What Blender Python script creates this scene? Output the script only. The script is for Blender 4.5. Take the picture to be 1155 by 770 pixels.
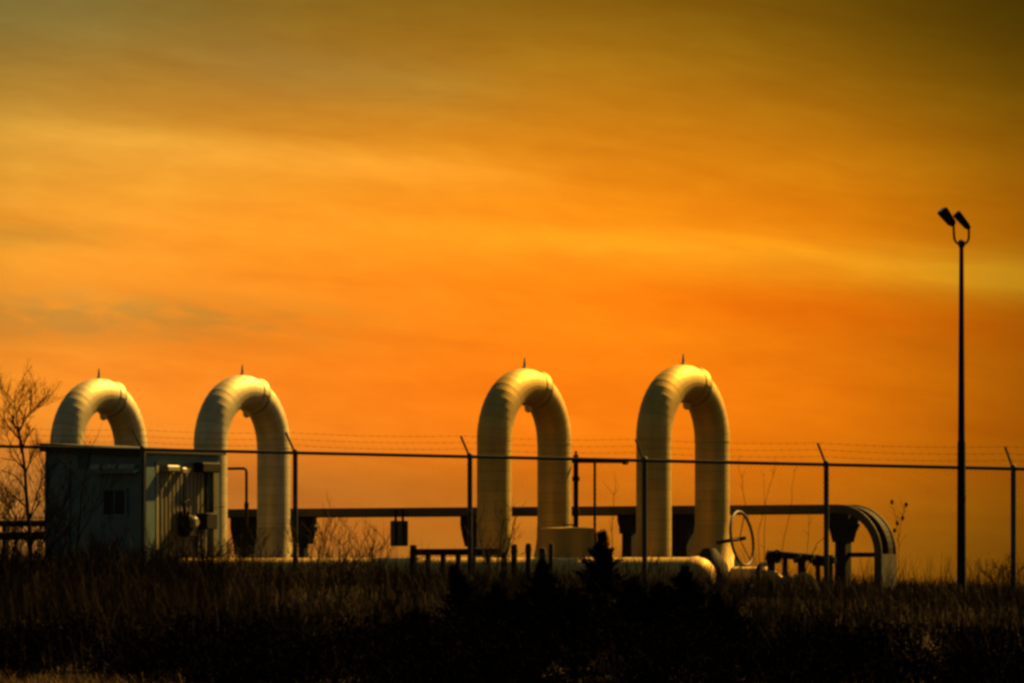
import bpy, math, random
import numpy as np
from mathutils import Vector, Matrix

for o in list(bpy.data.objects): bpy.data.objects.remove(o)
SC = bpy.context.scene
COL = SC.collection
R = math.radians

# ------------------------------------------------------------------ camera
EYE = 1.7                      # eye height above the ground the camera stands on
F = 6080.0                     # focal length in pixels of a 1155 px wide picture
CX, HZ = 577.5, 645.0          # optical axis column, eye-level row
cam_d = bpy.data.cameras.new('camera'); cam = bpy.data.objects.new('camera', cam_d)
COL.objects.link(cam); SC.camera = cam
cam_d.sensor_width = 36; cam_d.lens = F/1155*36
cam_d.shift_y = (HZ-385)/1155
cam_d.clip_start = 0.5; cam_d.clip_end = 20000
cam.location = (0, 0, EYE); cam.rotation_euler = (R(90), 0, 0)

# ------------------------------------------------------------------ sky and sun
SUN_AZ, SUN_EL = 48, 43        # clockwise from +Y (the view), elevation
W = bpy.data.worlds.new('World'); SC.world = W; W.use_nodes = True
NT = W.node_tree; NT.nodes.clear(); LK = NT.links.new
def nd(t, **k):
    n = NT.nodes.new(t)
    for a, b in k.items(): setattr(n, a, b)
    return n
def mth(op, a, b=None, c=None, clamp=False):
    n = nd('ShaderNodeMath', operation=op, use_clamp=clamp)
    for i, s in enumerate((a, b, c)):
        if s is None: continue
        if isinstance(s, (int, float)): n.inputs[i].default_value = s
        else: LK(s, n.inputs[i])
    return n.outputs[0]
def vmix(blend, a, b, fac=1.0):
    n = nd('ShaderNodeMix', data_type='RGBA', blend_type=blend)
    n.clamp_result = False
    for i, s in ((0, fac), (6, a), (7, b)):
        if isinstance(s, (int, float)): n.inputs[i].default_value = s
        elif isinstance(s, tuple): n.inputs[i].default_value = (*s, 1)
        else: LK(s, n.inputs[i])
    return n.outputs[2]
def ramp(fac, stops, interp='B_SPLINE'):
    n = nd('ShaderNodeValToRGB'); cr = n.color_ramp; cr.interpolation = interp
    while len(cr.elements) < len(stops): cr.elements.new(0.5)
    for e, (p, c) in zip(cr.elements, stops): e.position = p; e.color = (*c, 1)
    LK(fac, n.inputs[0]); return n.outputs[0]
def gauss(x, sig):             # exp(-(x/sig)^2)
    q = mth('DIVIDE', x, sig); return mth('EXPONENT', mth('MULTIPLY', mth('MULTIPLY', q, q), -1.0))
def step(x, a, b):             # smooth 0..1 from a to b
    n = nd('ShaderNodeMapRange', interpolation_type='SMOOTHSTEP'); n.clamp = True
    LK(x, n.inputs[0]); n.inputs[1].default_value = min(a, b); n.inputs[2].default_value = max(a, b)
    n.inputs[3].default_value = 0 if a < b else 1; n.inputs[4].default_value = 1 if a < b else 0
    return n.outputs[0]
tc = nd('ShaderNodeTexCoord'); sp = nd('ShaderNodeSeparateXYZ'); LK(tc.outputs['Generated'], sp.inputs[0])
az = mth('ARCTAN2', sp.outputs[0], sp.outputs[1]); el = mth('ARCSINE', sp.outputs[2])
U = mth('MULTIPLY', az, F/577.5); V = mth('MULTIPLY', el, F/645)
VS = 2.5
vstops = [(0.0,(.44,.145,.008)), (.10,(.54,.155,.007)), (.23,(.95,.205,.004)), (.40,(1.04,.235,.005)), (.58,(1.04,.285,.006)),
          (.72,(.80,.265,.007)), (.86,(.42,.17,.007)), (1.0,(.22,.105,.004)), (1.3,(.13,.065,.004)), (2.2,(.03,.018,.003))]
gl = ramp(mth('DIVIDE', V, VS, clamp=True), [(p/VS, c) for p, c in vstops])
us = [(-3,(.30,.40,1.2)), (-1.0,(1.0,1.36,5.2)), (-.62,(.95,1.12,3.4)), (-.1,(1.05,1.03,1.4)), (.25,(1.0,.97,.9)), (.62,(.80,.78,.5)),
      (.85,(.52,.56,.3)), (1.05,(.33,.37,.2)), (1.7,(.22,.25,.3)), (3,(.12,.13,.2))]
ur = ramp(mth('DIVIDE', mth('ADD', U, 3.0), 6.0, clamp=True), [((p+3)/6, tuple(v/5 for v in c)) for p, c in us])
gl = vmix('MULTIPLY', gl, ur)
gl = vmix('MULTIPLY', gl, (5.0, 5.0, 5.0))
# thin cirrus: streaks drawn out along the horizon, sinking a little to the right
def streak(su, sv, tilt, detail, seed):
    cv = nd('ShaderNodeCombineXYZ')
    LK(mth('MULTIPLY', U, su), cv.inputs[0]); LK(mth('MULTIPLY', mth('ADD', V, mth('MULTIPLY', U, tilt)), sv), cv.inputs[1])
    cv.inputs[2].default_value = seed
    n = nd('ShaderNodeTexNoise'); n.inputs['Scale'].default_value = 1; n.inputs['Detail'].default_value = detail
    n.inputs['Roughness'].default_value = .55; n.inputs['Distortion'].default_value = .35
    LK(cv.outputs[0], n.inputs['Vector']); return n.outputs['Fac']
s1 = streak(1.1, 7.0, .11, 4, 3.7); s2 = streak(2.6, 20.0, .105, 6, 9.1); s3 = streak(11.0, 34.0, .09, 7, 1.3)
m1 = mth('MULTIPLY_ADD', mth('SUBTRACT', s1, .5), .60, 1.0)
m2 = mth('MULTIPLY_ADD', mth('SUBTRACT', s2, .5), .40, 1.0)
m3 = mth('MULTIPLY_ADD', mth('SUBTRACT', s3, .5), .24, 1.0)
mm = mth('MULTIPLY', mth('MULTIPLY', m1, m2), m3)
cm = nd('ShaderNodeCombineXYZ'); LK(mth('POWER', mm, .55), cm.inputs[0]); LK(mm, cm.inputs[1]); LK(mth('POWER', mm, 1.3), cm.inputs[2])
gl = vmix('MULTIPLY', gl, cm.outputs[0])
# the long bright band of cloud and the greyer bands under it
line = mth('SUBTRACT', V, mth('SUBTRACT', .575, mth('ADD', mth('MULTIPLY', U, .045), mth('MULTIPLY', mth('MULTIPLY', U, U), .02))))
band = mth('MULTIPLY', gauss(line, .04), mth('MULTIPLY', step(U, -.7, .5), mth('MULTIPLY_ADD', s2, 1.3, .35)))
gl = vmix('ADD', gl, (.12, .118, .007), band)
under = mth('MULTIPLY', gauss(mth('ADD', line, .085), .045), step(U, -.5, .6))
gl = vmix('MULTIPLY', gl, (.97, .76, .6), mth('MULTIPLY', under, .9))
over = mth('MULTIPLY', gauss(mth('SUBTRACT', line, .10), .06), step(U, -.1, .6))
gl = vmix('MULTIPLY', gl, (.90, .82, .7), mth('MULTIPLY', over, .8))
b2 = mth('MULTIPLY', gauss(mth('SUBTRACT', V, mth('MULTIPLY_ADD', U, -.07, .69)), .03), mth('MULTIPLY', step(U, .2, -.3), mth('MULTIPLY_ADD', s2, 1.3, .2)))
gl = vmix('ADD', gl, (.14, .075, .012), b2)
tl = mth('MULTIPLY', gauss(mth('SUBTRACT', V, mth('MULTIPLY_ADD', U, -.10, .83)), .05), mth('MULTIPLY', step(U, -.75, -.4), step(U, .15, -.2)))
gl = vmix('MULTIPLY', gl, (.93, 1.06, 1.7), tl)
t2 = mth('MULTIPLY', step(V, .84, .98), step(U, -.3, -.9))
gl = vmix('MULTIPLY', gl, (.93, 1.10, 1.7), t2)
ur2 = mth('MULTIPLY', step(V, .62, 1.02), step(U, .1, 1.05))
gl = vmix('MULTIPLY', gl, (.52, .52, .4), ur2)
g1 = mth('MULTIPLY', gauss(mth('ADD', mth('SUBTRACT', V, .445), mth('MULTIPLY', mth('ADD', U, .8), .03)), .042), mth('MULTIPLY', step(U, -.05, -.75), mth('MULTIPLY_ADD', s3, 3.2, -.7)))
gl = vmix('MULTIPLY', gl, (.66, .84, 1.5), mth('MAXIMUM', mth('MINIMUM', g1, 1.0), 0.0))
g2 = mth('MULTIPLY', gauss(mth('SUBTRACT', V, .585), .022), step(U, -.65, -.95))
gl = vmix('MULTIPLY', gl, (.72, .82, 1.0), mth('MULTIPLY', g2, .8))
g3 = mth('MULTIPLY', gauss(mth('SUBTRACT', V, mth('MULTIPLY_ADD', U, -.03, .14)), .05), mth('MULTIPLY', step(U, .5, -.3), .8))
gl = vmix('MULTIPLY', gl, (.78, .86, 1.2), g3)
sky = nd('ShaderNodeTexSky', sky_type='NISHITA', sun_disc=False)
sky.sun_elevation = R(SUN_EL); sky.sun_rotation = R(SUN_AZ); sky.dust_density = 3.0; sky.air_density = 1.0
dome = vmix('MULTIPLY', sky.outputs[0], (.145, .155, .100))        # tint dims the sky's fill light, blue the most
front = mth('MULTIPLY', step(mth('ABSOLUTE', U), 4.5, 1.6), step(V, 3.2, 1.2))
dome = vmix('MULTIPLY', dome, (.10, .05, .005), front)              # dimmed further over the horizon ahead
SKY_STRENGTH = .08
bg1 = nd('ShaderNodeBackground'); LK(dome, bg1.inputs[0]); bg1.inputs[1].default_value = SKY_STRENGTH
bg2 = nd('ShaderNodeBackground'); LK(gl, bg2.inputs[0]); bg2.inputs[1].default_value = .32
ad = nd('ShaderNodeAddShader'); LK(bg1.outputs[0], ad.inputs[0]); LK(bg2.outputs[0], ad.inputs[1])
wo = nd('ShaderNodeOutputWorld'); LK(ad.outputs[0], wo.inputs[0])

sl = bpy.data.lights.new('sun', 'SUN'); so = bpy.data.objects.new('sun', sl); COL.objects.link(so)
sl.energy = 5.0; sl.angle = R(.6); sl.color = (1.0, .53, .095)
sd = Vector((math.sin(R(SUN_AZ))*math.cos(R(SUN_EL)), math.cos(R(SUN_AZ))*math.cos(R(SUN_EL)), math.sin(R(SUN_EL))))
so.rotation_euler = sd.to_track_quat('Z', 'Y').to_euler(); so.location = (30, 60, 60)

SC.view_settings.view_transform = 'Standard'; SC.view_settings.look = 'None'
SC.view_settings.exposure = 1.65; SC.view_settings.gamma = 1; SC.view_settings.use_curve_mapping = False
SC.render.engine = 'CYCLES'
SC.cycles.filter_width = 3.0
SC.cycles.max_bounces = 5

# ------------------------------------------------------------------ helpers
TH = R(32); CT, ST = math.cos(TH), math.sin(TH)                     # the yard is turned 32 degrees to the view
Y0 = 80.0                                                           # fence distance on the optical axis
def site(px, b):
    """yard coordinates (a, b): a along the fence, b behind it, of the picture column px"""
    m = (px-CX)/F
    return (m*(Y0+b*CT) - b*ST)/(CT+m*ST), b
def world(a, b, z=0): return Vector((a*CT+b*ST, Y0-a*ST+b*CT, z))
def zat(py, Y): return EYE + (HZ-py)/F*Y
def pix(px, py, Y): return Vector(((px-CX)/F*Y, Y, zat(py, Y)))
def sstep(x, a, b):
    t = np.clip((x-a)/(b-a), 0, 1); return t*t*(3-2*t)
def ground(x, y):
    """height of the ground at world x, y (numpy friendly)"""
    x = np.asarray(x, float); y = np.asarray(y, float)
    a = x*CT-(y-Y0)*ST; b = x*ST+(y-Y0)*CT
    z = EYE-.27-.028*np.clip(a, -14, 14)
    z = z - .055*np.clip(-b-1.0, 0, None)*(1-sstep(-b, 18, 34)*.45)
    z = np.maximum(z, .0+.02*np.sin(x*.3)+.02*np.sin(y*.23)) if True else z
    far = np.clip(b-14, 0, None)
    z = z - .022*far
    z = z + .05*np.sin(x*.9+1.3)*np.sin(y*.7)*(b < 0) + .02*np.sin(x*2.3)*np.sin(y*1.9+.5)
    return z
def gz(x, y): return float(ground(x, y))

def mat(name, col, rough=.6, metal=0, var=.25, scale=6.0, bump=0.0, col2=None, spec=.4, stretch=(1,1,1)):
    m = bpy.data.materials.new(name); m.use_nodes = True
    t = m.node_tree; b = t.nodes['Principled BSDF']
    b.inputs['Roughness'].default_value = rough; b.inputs['Metallic'].default_value = metal
    b.inputs['Specular IOR Level'].default_value = spec
    tcn = t.nodes.new('ShaderNodeTexCoord'); mp = t.nodes.new('ShaderNodeMapping'); mp.inputs['Scale'].default_value = stretch
    t.links.new(tcn.outputs['Object'], mp.inputs[0])
    n = t.nodes.new('ShaderNodeTexNoise'); n.inputs['Scale'].default_value = scale; n.inputs['Detail'].default_value = 6
    t.links.new(mp.outputs[0], n.inputs['Vector'])
    r = t.nodes.new('ShaderNodeValToRGB'); r.color_ramp.elements[0].position = .3; r.color_ramp.elements[1].position = .72
    c2 = col2 or tuple(c*(1-var) for c in col)
    r.color_ramp.elements[0].color = (*c2, 1); r.color_ramp.elements[1].color = (*col, 1)
    t.links.new(n.outputs['Fac'], r.inputs[0]); t.links.new(r.outputs[0], b.inputs['Base Color'])
    if bump:
        bp = t.nodes.new('ShaderNodeBump'); bp.inputs['Strength'].default_value = bump; bp.inputs['Distance'].default_value = .02
        t.links.new(n.outputs['Fac'], bp.inputs['Height']); t.links.new(bp.outputs[0], b.inputs['Normal'])
    return m
def jacket(name, col, dirt, seam_w=.30):
    """painted sheet jacket: faint streaks running down and grubby seams between the sheets (uv.y = metres along the pipe)"""
    m = mat(name, col, .62, .75, .14, 3.0, .0, spec=.5)
    t = m.node_tree; b = t.nodes['Principled BSDF']
    src = b.inputs['Base Color'].links[0].from_socket
    uv = t.nodes.new('ShaderNodeUVMap'); s = t.nodes.new('ShaderNodeSeparateXYZ'); t.links.new(uv.outputs[0], s.inputs[0])
    def M(op, a, bb):
        n = t.nodes.new('ShaderNodeMath'); n.operation = op
        for i, q in enumerate((a, bb)):
            if isinstance(q, (int, float)): n.inputs[i].default_value = q
            else: t.links.new(q, n.inputs[i])
        return n.outputs[0]
    fr = M('FRACT', M('DIVIDE', s.outputs[1], .155), 0)
    seam = M('LESS_THAN', fr, .13)
    cell = t.nodes.new('ShaderNodeTexWhiteNoise'); cell.noise_dimensions = '1D'
    t.links.new(M('FLOOR', M('DIVIDE', s.outputs[1], .155), 0), cell.inputs['W'])
    cv = t.nodes.new('ShaderNodeCombineXYZ'); t.links.new(M('MULTIPLY', s.outputs[0], 7.0), cv.inputs[0]); t.links.new(M('MULTIPLY', s.outputs[1], .8), cv.inputs[1])
    nz = t.nodes.new('ShaderNodeTexNoise'); nz.inputs['Scale'].default_value = 2; nz.inputs['Detail'].default_value = 7
    t.links.new(cv.outputs[0], nz.inputs['Vector'])
    f = M('ADD', M('MULTIPLY', seam, seam_w), M('ADD', M('MULTIPLY', cell.outputs['Value'], .22), M('MULTIPLY', M('POWER', nz.outputs['Fac'], 2.0), .95)))
    mx = t.nodes.new('ShaderNodeMix'); mx.data_type = 'RGBA'; t.links.new(f, mx.inputs[0])
    t.links.new(src, mx.inputs[6]); mx.inputs[7].default_value = (*dirt, 1)
    t.links.new(mx.outputs[2], b.inputs['Base Color'])
    bp = t.nodes.new('ShaderNodeBump'); bp.inputs['Strength'].default_value = .25; bp.inputs['Distance'].default_value = .005
    t.links.new(M('SUBTRACT', nz.outputs['Fac'], M('MULTIPLY', seam, .8)), bp.inputs['Height']); t.links.new(bp.outputs[0], b.inputs['Normal'])
    return m

class MB:
    """collects shapes; build() links them as ONE mesh object"""
    def __init__(s): s.v = []; s.f = []; s.uv = {}
    def add(s, vs, fs):
        o = len(s.v); s.v += [tuple(v) for v in vs]; s.f += [tuple(i+o for i in f) for f in fs]
    def box(s, c, d, rot=None, bev=0.0):
        x, y, z = (q/2 for q in d)
        b = min(bev, x*.9, y*.9, z*.9)
        if b > 0:
            vs = []; fs = []
            for sz in (-1, 1):
                for k, zz in ((0, z), (1, z-b)) if sz > 0 else ((1, z-b), (0, z)):
                    i = b if k == 0 else 0
                    X, Y = x-i, y-i; c0 = b*.7
                    vs += [Vector(p) for p in ((-X+c0,-Y,sz*zz),(X-c0,-Y,sz*zz),(X,-Y+c0,sz*zz),(X,Y-c0,sz*zz),(X-c0,Y,sz*zz),(-X+c0,Y,sz*zz),(-X,Y-c0,sz*zz),(-X,-Y+c0,sz*zz))]
            # rings in order bottom inset? keep z ascending
            rings = [vs[8:16], vs[0:8], vs[16:24], vs[24:32]] if False else None
            lv = sorted(set(round(v.z, 6) for v in vs))
            allr = [[v for v in vs if abs(v.z-l) < 1e-5] for l in lv]
            flat = [v for r in allr for v in r]; n = 8
            fs.append(tuple(range(7, -1, -1)))
            for r in range(len(allr)-1):
                for i in range(n):
                    j = (i+1) % n; fs.append((r*n+i, r*n+j, (r+1)*n+j, (r+1)*n+i))
            fs.append(tuple((len(allr)-1)*n+i for i in range(n)))
            vs = flat
        else:
            vs = [Vector(p) for p in ((-x,-y,-z),(x,-y,-z),(x,y,-z),(-x,y,-z),(-x,-y,z),(x,-y,z),(x,y,z),(-x,y,z))]
            fs = [(3,2,1,0),(4,5,6,7),(0,1,5,4),(1,2,6,5),(2,3,7,6),(3,0,4,7)]
        c = Vector(c)
        s.add([(rot @ v if rot else v)+c for v in vs], fs); return s
    def tube(s, path, rad, n=10, caps=True, uv=False):
        path = [Vector(p) for p in path]
        if not isinstance(rad, (list, tuple)): rad = [rad]*len(path)
        o = len(s.v); prev = None; rings = []
        for i, p in enumerate(path):
            t = (path[min(i+1, len(path)-1)]-path[max(i-1, 0)]).normalized()
            if prev is None:
                ref = Vector((1,0,0)) if abs(t.x) < .9 else Vector((0,1,0))
                nrm = (ref-t*ref.dot(t)).normalized()
            else: nrm = (prev-t*prev.dot(t)).normalized()
            prev = nrm; bn = t.cross(nrm)
            rings.append([p+(nrm*math.cos(2*math.pi*k/n)+bn*math.sin(2*math.pi*k/n))*rad[i] for k in range(n)])
        vs = [v for r in rings for v in r]; fs = []
        for i in range(len(path)-1):
            for k in range(n):
                j = (k+1) % n; fs.append((i*n+k, i*n+j, (i+1)*n+j, (i+1)*n+k))
        if caps: fs.append(tuple(range(n-1, -1, -1))); fs.append(tuple((len(path)-1)*n+k for k in range(n)))
        s.add(vs, fs); return s
    def lathe(s, prof, c=(0,0,0), axis='z', n=24):
        """prof: (radius, height) list turned about an axis"""
        vs = []; fs = []
        for r, h in prof:
            for k in range(n):
                q = 2*math.pi*k/n; x, y = r*math.cos(q), r*math.sin(q)
                vs.append(Vector({'z':(x,y,h), 'x':(h,x,y), 'y':(y,h,x)}[axis])+Vector(c))
        for i in range(len(prof)-1):
            for k in range(n):
                j = (k+1) % n; fs.append((i*n+k, i*n+j, (i+1)*n+j, (i+1)*n+k))
        fs.append(tuple(range(n-1, -1, -1))); fs.append(tuple((len(prof)-1)*n+k for k in range(n)))
        s.add(vs, fs); return s
    def torus(s, c, Rr, r, nrm, N=40, n=10):
        nrm = Vector(nrm).normalized(); u = nrm.orthogonal().normalized(); w = nrm.cross(u)
        vs = []; fs = []
        for i in range(N):
            q = 2*math.pi*i/N; d = u*math.cos(q)+w*math.sin(q)
            for k in range(n):
                p = 2*math.pi*k/n; vs.append(Vector(c)+d*(Rr+r*math.cos(p))+nrm*r*math.sin(p))
        for i in range(N):
            for k in range(n):
                a = (i+1) % N; b = (k+1) % n; fs.append((i*n+k, a*n+k, a*n+b, i*n+b))
        s.add(vs, fs); return s
    def prism(s, poly, depth, org, ex, ez, ed):
        """poly (u,w) in plane ex, ez through org, extruded both ways along ed"""
        ex, ez, ed, org = Vector(ex), Vector(ez), Vector(ed), Vector(org); n = len(poly)
        vs = [org+ex*u+ez*w-ed*depth/2 for u, w in poly]+[org+ex*u+ez*w+ed*depth/2 for u, w in poly]
        fs = [tuple(range(n)), tuple(range(2*n-1, n-1, -1))]+[(i, (i+1) % n+n, (i+1) % n) if False else ((i+1) % n, i, i+n, (i+1) % n+n) for i in range(n)]
        s.add(vs, fs); return s
    def build(s, name, m, parent=None, smooth=False, sharp=35, loc=None):
        me = bpy.data.meshes.new(name); me.from_pydata(s.v, [], s.f); me.update()
        if s.uv:
            l = me.uv_layers.new(name='UVMap')
            for p in me.polygons:
                for li, vi in zip(p.loop_indices, p.vertices): l.data[li].uv = s.uv.get(vi, (0, 0))
        me.materials.append(m)
        if smooth:
            me.polygons.foreach_set('use_smooth', [True]*len(me.polygons))
            me.set_sharp_from_angle(angle=R(sharp))
        ob = bpy.data.objects.new(name, me); COL.objects.link(ob)
        if parent: ob.parent = parent
        if loc is not None: ob.location = loc
        return ob
def tag(o, label=None, cat=None, group=None, kind=None):
    for k, v in (('label', label), ('category', cat), ('group', group), ('kind', kind)):
        if v: o[k] = v
    return o
def thing(name, label, cat, loc, rz=-TH, group=None):
    o = bpy.data.objects.new(name, None); COL.objects.link(o)
    o.location = loc; o.rotation_euler = (0, 0, rz); o.empty_display_size = .3
    return tag(o, label, cat, group)
def copy_tree(o, parent=None):
    c = o.copy(); COL.objects.link(c)
    if parent: c.parent = parent
    for ch in list(o.children): copy_tree(ch, c)
    return c
def nm(name, v, f, m, loc=None, parent=None, smooth=False):
    """mesh from numpy arrays of quads or tris"""
    me = bpy.data.meshes.new(name); k = f.shape[1]
    me.vertices.add(len(v)); me.vertices.foreach_set('co', v.astype(np.float32).ravel())
    me.loops.add(f.size); me.loops.foreach_set('vertex_index', f.astype(np.int32).ravel())
    me.polygons.add(len(f)); me.polygons.foreach_set('loop_start', np.arange(0, f.size, k, dtype=np.int32))
    me.update(calc_edges=True); me.validate()
    me.materials.append(m)
    if smooth: me.polygons.foreach_set('use_smooth', [True]*len(me.polygons))
    ob = bpy.data.objects.new(name, me); COL.objects.link(ob)
    if parent: ob.parent = parent
    if loc is not None: ob.location = loc
    return ob

# materials
M_PIPE_A = jacket('cream_pipe_jacket', (.50,.44,.26), (.24,.20,.10))
M_ELB_A = jacket('bright_elbow_jacket', (.52,.46,.28), (.26,.22,.11), .26)
M_PIPE_B = jacket('straw_pipe_jacket', (.50,.36,.095), (.24,.17,.04))
M_ELB_B = jacket('straw_elbow_jacket', (.52,.375,.10), (.26,.18,.045), .26)
M_LINE = jacket('pipeline_jacket', (.62,.44,.14), (.28,.19,.055))
M_DARK = mat('weathered_galvanised_steel', (.030,.032,.024), .55, .3, .45, 9, .1)
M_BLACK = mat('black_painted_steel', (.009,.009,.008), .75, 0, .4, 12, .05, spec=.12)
M_TRAY = mat('tray_sheet_steel', (.042,.038,.020), .75, .0, .4, 4, .1)
M_GREEN = mat('green_sheet_wall', (.045,.105,.12), .55, 0, .35, 3.5, .05)
M_GREENL = mat('pale_green_panel', (.10,.095,.05), .55, 0, .35, 3.5, .05, stretch=(3,3,.5))
M_TRIM = mat('pale_trim', (.20,.20,.13), .5, 0, .3, 6)
M_ROOF = mat('shelter_roof_sheet', (.012,.016,.014), .8, .0, .4, 6)
M_GLASS = mat('dark_window_glass', (.006,.010,.022), .55, 0, .3, 3, spec=.15)
M_CONC = mat('stained_concrete', (.22,.17,.09), .85, 0, .4, 5, .3)
M_WIRE = mat('fence_wire', (.05,.05,.035), .5, .5, .3, 20)
M_SOIL = mat('dark_soil', (.020,.014,.008), .95, 0, .5, 1.2, .6, col2=(.008,.007,.005), spec=.05)
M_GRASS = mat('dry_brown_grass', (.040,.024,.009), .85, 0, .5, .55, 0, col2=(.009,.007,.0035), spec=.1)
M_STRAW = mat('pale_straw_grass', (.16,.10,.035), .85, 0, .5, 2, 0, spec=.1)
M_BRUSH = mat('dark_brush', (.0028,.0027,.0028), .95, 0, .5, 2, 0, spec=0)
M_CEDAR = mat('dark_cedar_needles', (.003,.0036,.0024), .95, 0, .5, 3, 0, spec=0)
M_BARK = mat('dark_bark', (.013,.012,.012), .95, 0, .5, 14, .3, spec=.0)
M_WEED = mat('dry_weed_stem', (.035,.023,.010), .9, 0, .4, 8, 0, spec=.1)
M_BRASS = mat('worn_yellow_paint', (.75,.52,.16), .4, 0, .3, 8)
M_WHEEL = mat('rusty_wheel_paint', (.04,.024,.01), .6, 0, .5, 9)
M_LENS = mat('floodlight_glass', (.05,.05,.05), .15, 0, .2, 4)

# ------------------------------------------------------------------ ground
xs = np.concatenate([np.linspace(-3000,-60,14), np.linspace(-40,40,161), np.linspace(60,3000,14)])
ys = np.concatenate([np.linspace(-200,20,12), np.linspace(24,110,173), np.linspace(120,400,15), np.linspace(500,4000,12)])
gx, gy = np.meshgrid(xs, ys); gzv = ground(gx, gy)
vv = np.stack([gx.ravel(), gy.ravel(), gzv.ravel()], 1)
nx = len(xs); ii, jj = np.meshgrid(np.arange(nx-1), np.arange(len(ys)-1)); q = (jj*nx+ii).ravel()
tag(nm('ground', vv, np.stack([q, q+1, q+1+nx, q+nx], 1), M_SOIL, smooth=True), kind='structure')

# ------------------------------------------------------------------ pipe loops
PD = .548; PR = PD/2; LR = .905                      # pipe diameter, loop radius
ZTOP = EYE+3.235; ZBASE = EYE-.75
def sweep(mb, rings, n=40, seg_len=None):
    """rings: list of (centre, tangent, radius, metres along); every stretch has its own rings so that the sheets step at the laps"""
    X = Vector((1,0,0))
    for (c0,t0,r0,l0), (c1,t1,r1,l1) in rings:
        o = len(mb.v)
        for c, t, r, l in ((c0,t0,r0,l0), (c1,t1,r1,l1)):
            b = t.cross(X)
            for k in range(n+1):
                q = 2*math.pi*k/n; mb.uv[len(mb.v)] = (k/n, l); mb.v.append(tuple(c+(X*math.cos(q)+b*math.sin(q))*r))
        for k in range(n): mb.f.append((o+k, o+k+1, o+n+2+k, o+n+1+k))
def loop_path(h, part):
    """centre line from the near foot over the top to the far foot; local y = across the yard, z up; h = height of the springing"""
    seg = []; L = 0
    N = 9
    if part == 0:
      for i in range(N): seg.append((Vector((0,0,h*i/N)), Vector((0,0,h*(i+1)/N)), Vector((0,0,1)), Vector((0,0,1))))
    G = 24
    for i in range(G if part == 1 else 0):
        a0, a1 = math.pi*i/G, math.pi*(i+1)/G
        p = lambda a: Vector((0, LR-LR*math.cos(a), h+LR*math.sin(a)))
        t = lambda a: Vector((0, math.sin(a), math.cos(a)))
        am = (a0+a1)/2
        seg.append((p(a0), p(a1), t(a0), t(a1)))
    if part == 2:
      for i in range(N): seg.append((Vector((0,2*LR,h-h*i/N)), Vector((0,2*LR,h-h*(i+1)/N)), Vector((0,0,-1)), Vector((0,0,-1))))
    out = []
    for k, (p0, p1, t0, t1) in enumerate(seg):
        d = (p1-p0).length
        e = .0014 if part == 1 else .0; out.append(((p0, t0, PR-e+.004*(part == 1), L), (p1, t1, PR+e+.004*(part == 1), L+d))); L += d
    return out
def make_loop(px, label, m, me_, flare=.12):
    a, b = site(px, 4.0); w = world(a, b, ZBASE)
    t = thing('pipe_loop', label, 'pipe loop', w, group='inverted-U pipe loops standing in a row')
    h = ZTOP-ZBASE-PR-LR
    mb = MB(); sweep(mb, loop_path(h, 1)); mb.build('elbow', me_, t, True, 50)
    for part in (0, 2):
        mb = MB(); sweep(mb, loop_path(h, part)); mb.build('leg', m, t, True, 50)
    fb_ = MB(); fb_.lathe([(PR+.004,1.50),(PR+flare*.07,1.30),(PR+flare*.28,1.12),(PR+flare*.58,.95),(PR+flare*1.0,.80),(PR+flare*1.4,.70),(PR+flare*1.5,.0)], (0,2*LR,0), 'z', 36); fb_.build('flared_base', m, t, True)
    # lap band a little past the top, its buckle hanging inside, and the vent spike
    al = R(90+19); c = Vector((0, LR-LR*math.cos(al), h+LR*math.sin(al))); tg = Vector((0, math.sin(al), math.cos(al)))
    bb = MB(); sweep(bb, [((c-tg*.075, tg, PR+.002, 0), (c-tg*.07, tg, PR+.018, .02)), ((c-tg*.07, tg, PR+.018, 0), (c+tg*.04, tg, PR+.042, .1)), ((c+tg*.04, tg, PR+.042, 0), (c+tg*.045, tg, PR-.01, .1))])
    bb.build('lap_band', me_, t, True, 40)
    sgap = MB(); c2 = c+tg*.045; c3 = c+tg*.085  # black ring added beside the band to draw the dark shadow gap
    sweep(sgap, [((c2, tg, PR-.01, 0), (c2+tg*.002, tg, PR+.03, .02)), ((c2+tg*.002, tg, PR+.03, 0), (c3, tg, PR+.028, .1)), ((c3, tg, PR+.028, 0), (c3+tg*.003, tg, PR-.01, .1))]); sgap.build('shadow_gap_ring', M_BLACK, t, True, 40)
    rad = Vector((0, -math.cos(al), math.sin(al)))
    kb = MB(); kc = c-rad*(PR+.03)-Vector((.05, 0, 0))
    kb.lathe([(.02,.06),(.055,.05),(.068,.0),(.055,-.06),(.02,-.085)], kc, 'z', 14); kb.build('drain_plug', M_BRASS, t, True)
    sp_ = MB(); top = Vector((0, LR, h+LR+PR))
    sp_.lathe([(.045,-.02),(.04,.02),(.022,.03),(.02,.09),(.016,.10),(.012,.15),(.007,.17)], top, 'z', 12); sp_.build('vent_spike', M_TRIM, t, True)
    for y in (0, 2*LR):
        fl = MB(); fl.lathe([(PR+.004,.20),(PR+.10,.20),(PR+.10,.245),(PR+.004,.245)], (0,y,0), 'z', 32); fl.build('base_flange', m, t, True)
    return t
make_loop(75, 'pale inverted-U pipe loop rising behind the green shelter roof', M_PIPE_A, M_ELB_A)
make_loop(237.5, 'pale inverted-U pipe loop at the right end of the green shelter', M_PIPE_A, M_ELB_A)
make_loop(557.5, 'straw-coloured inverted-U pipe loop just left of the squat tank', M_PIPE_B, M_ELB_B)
make_loop(737.5, 'straw-coloured inverted-U pipe loop next to the big upright handwheel', M_PIPE_B, M_ELB_B, .26)

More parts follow.
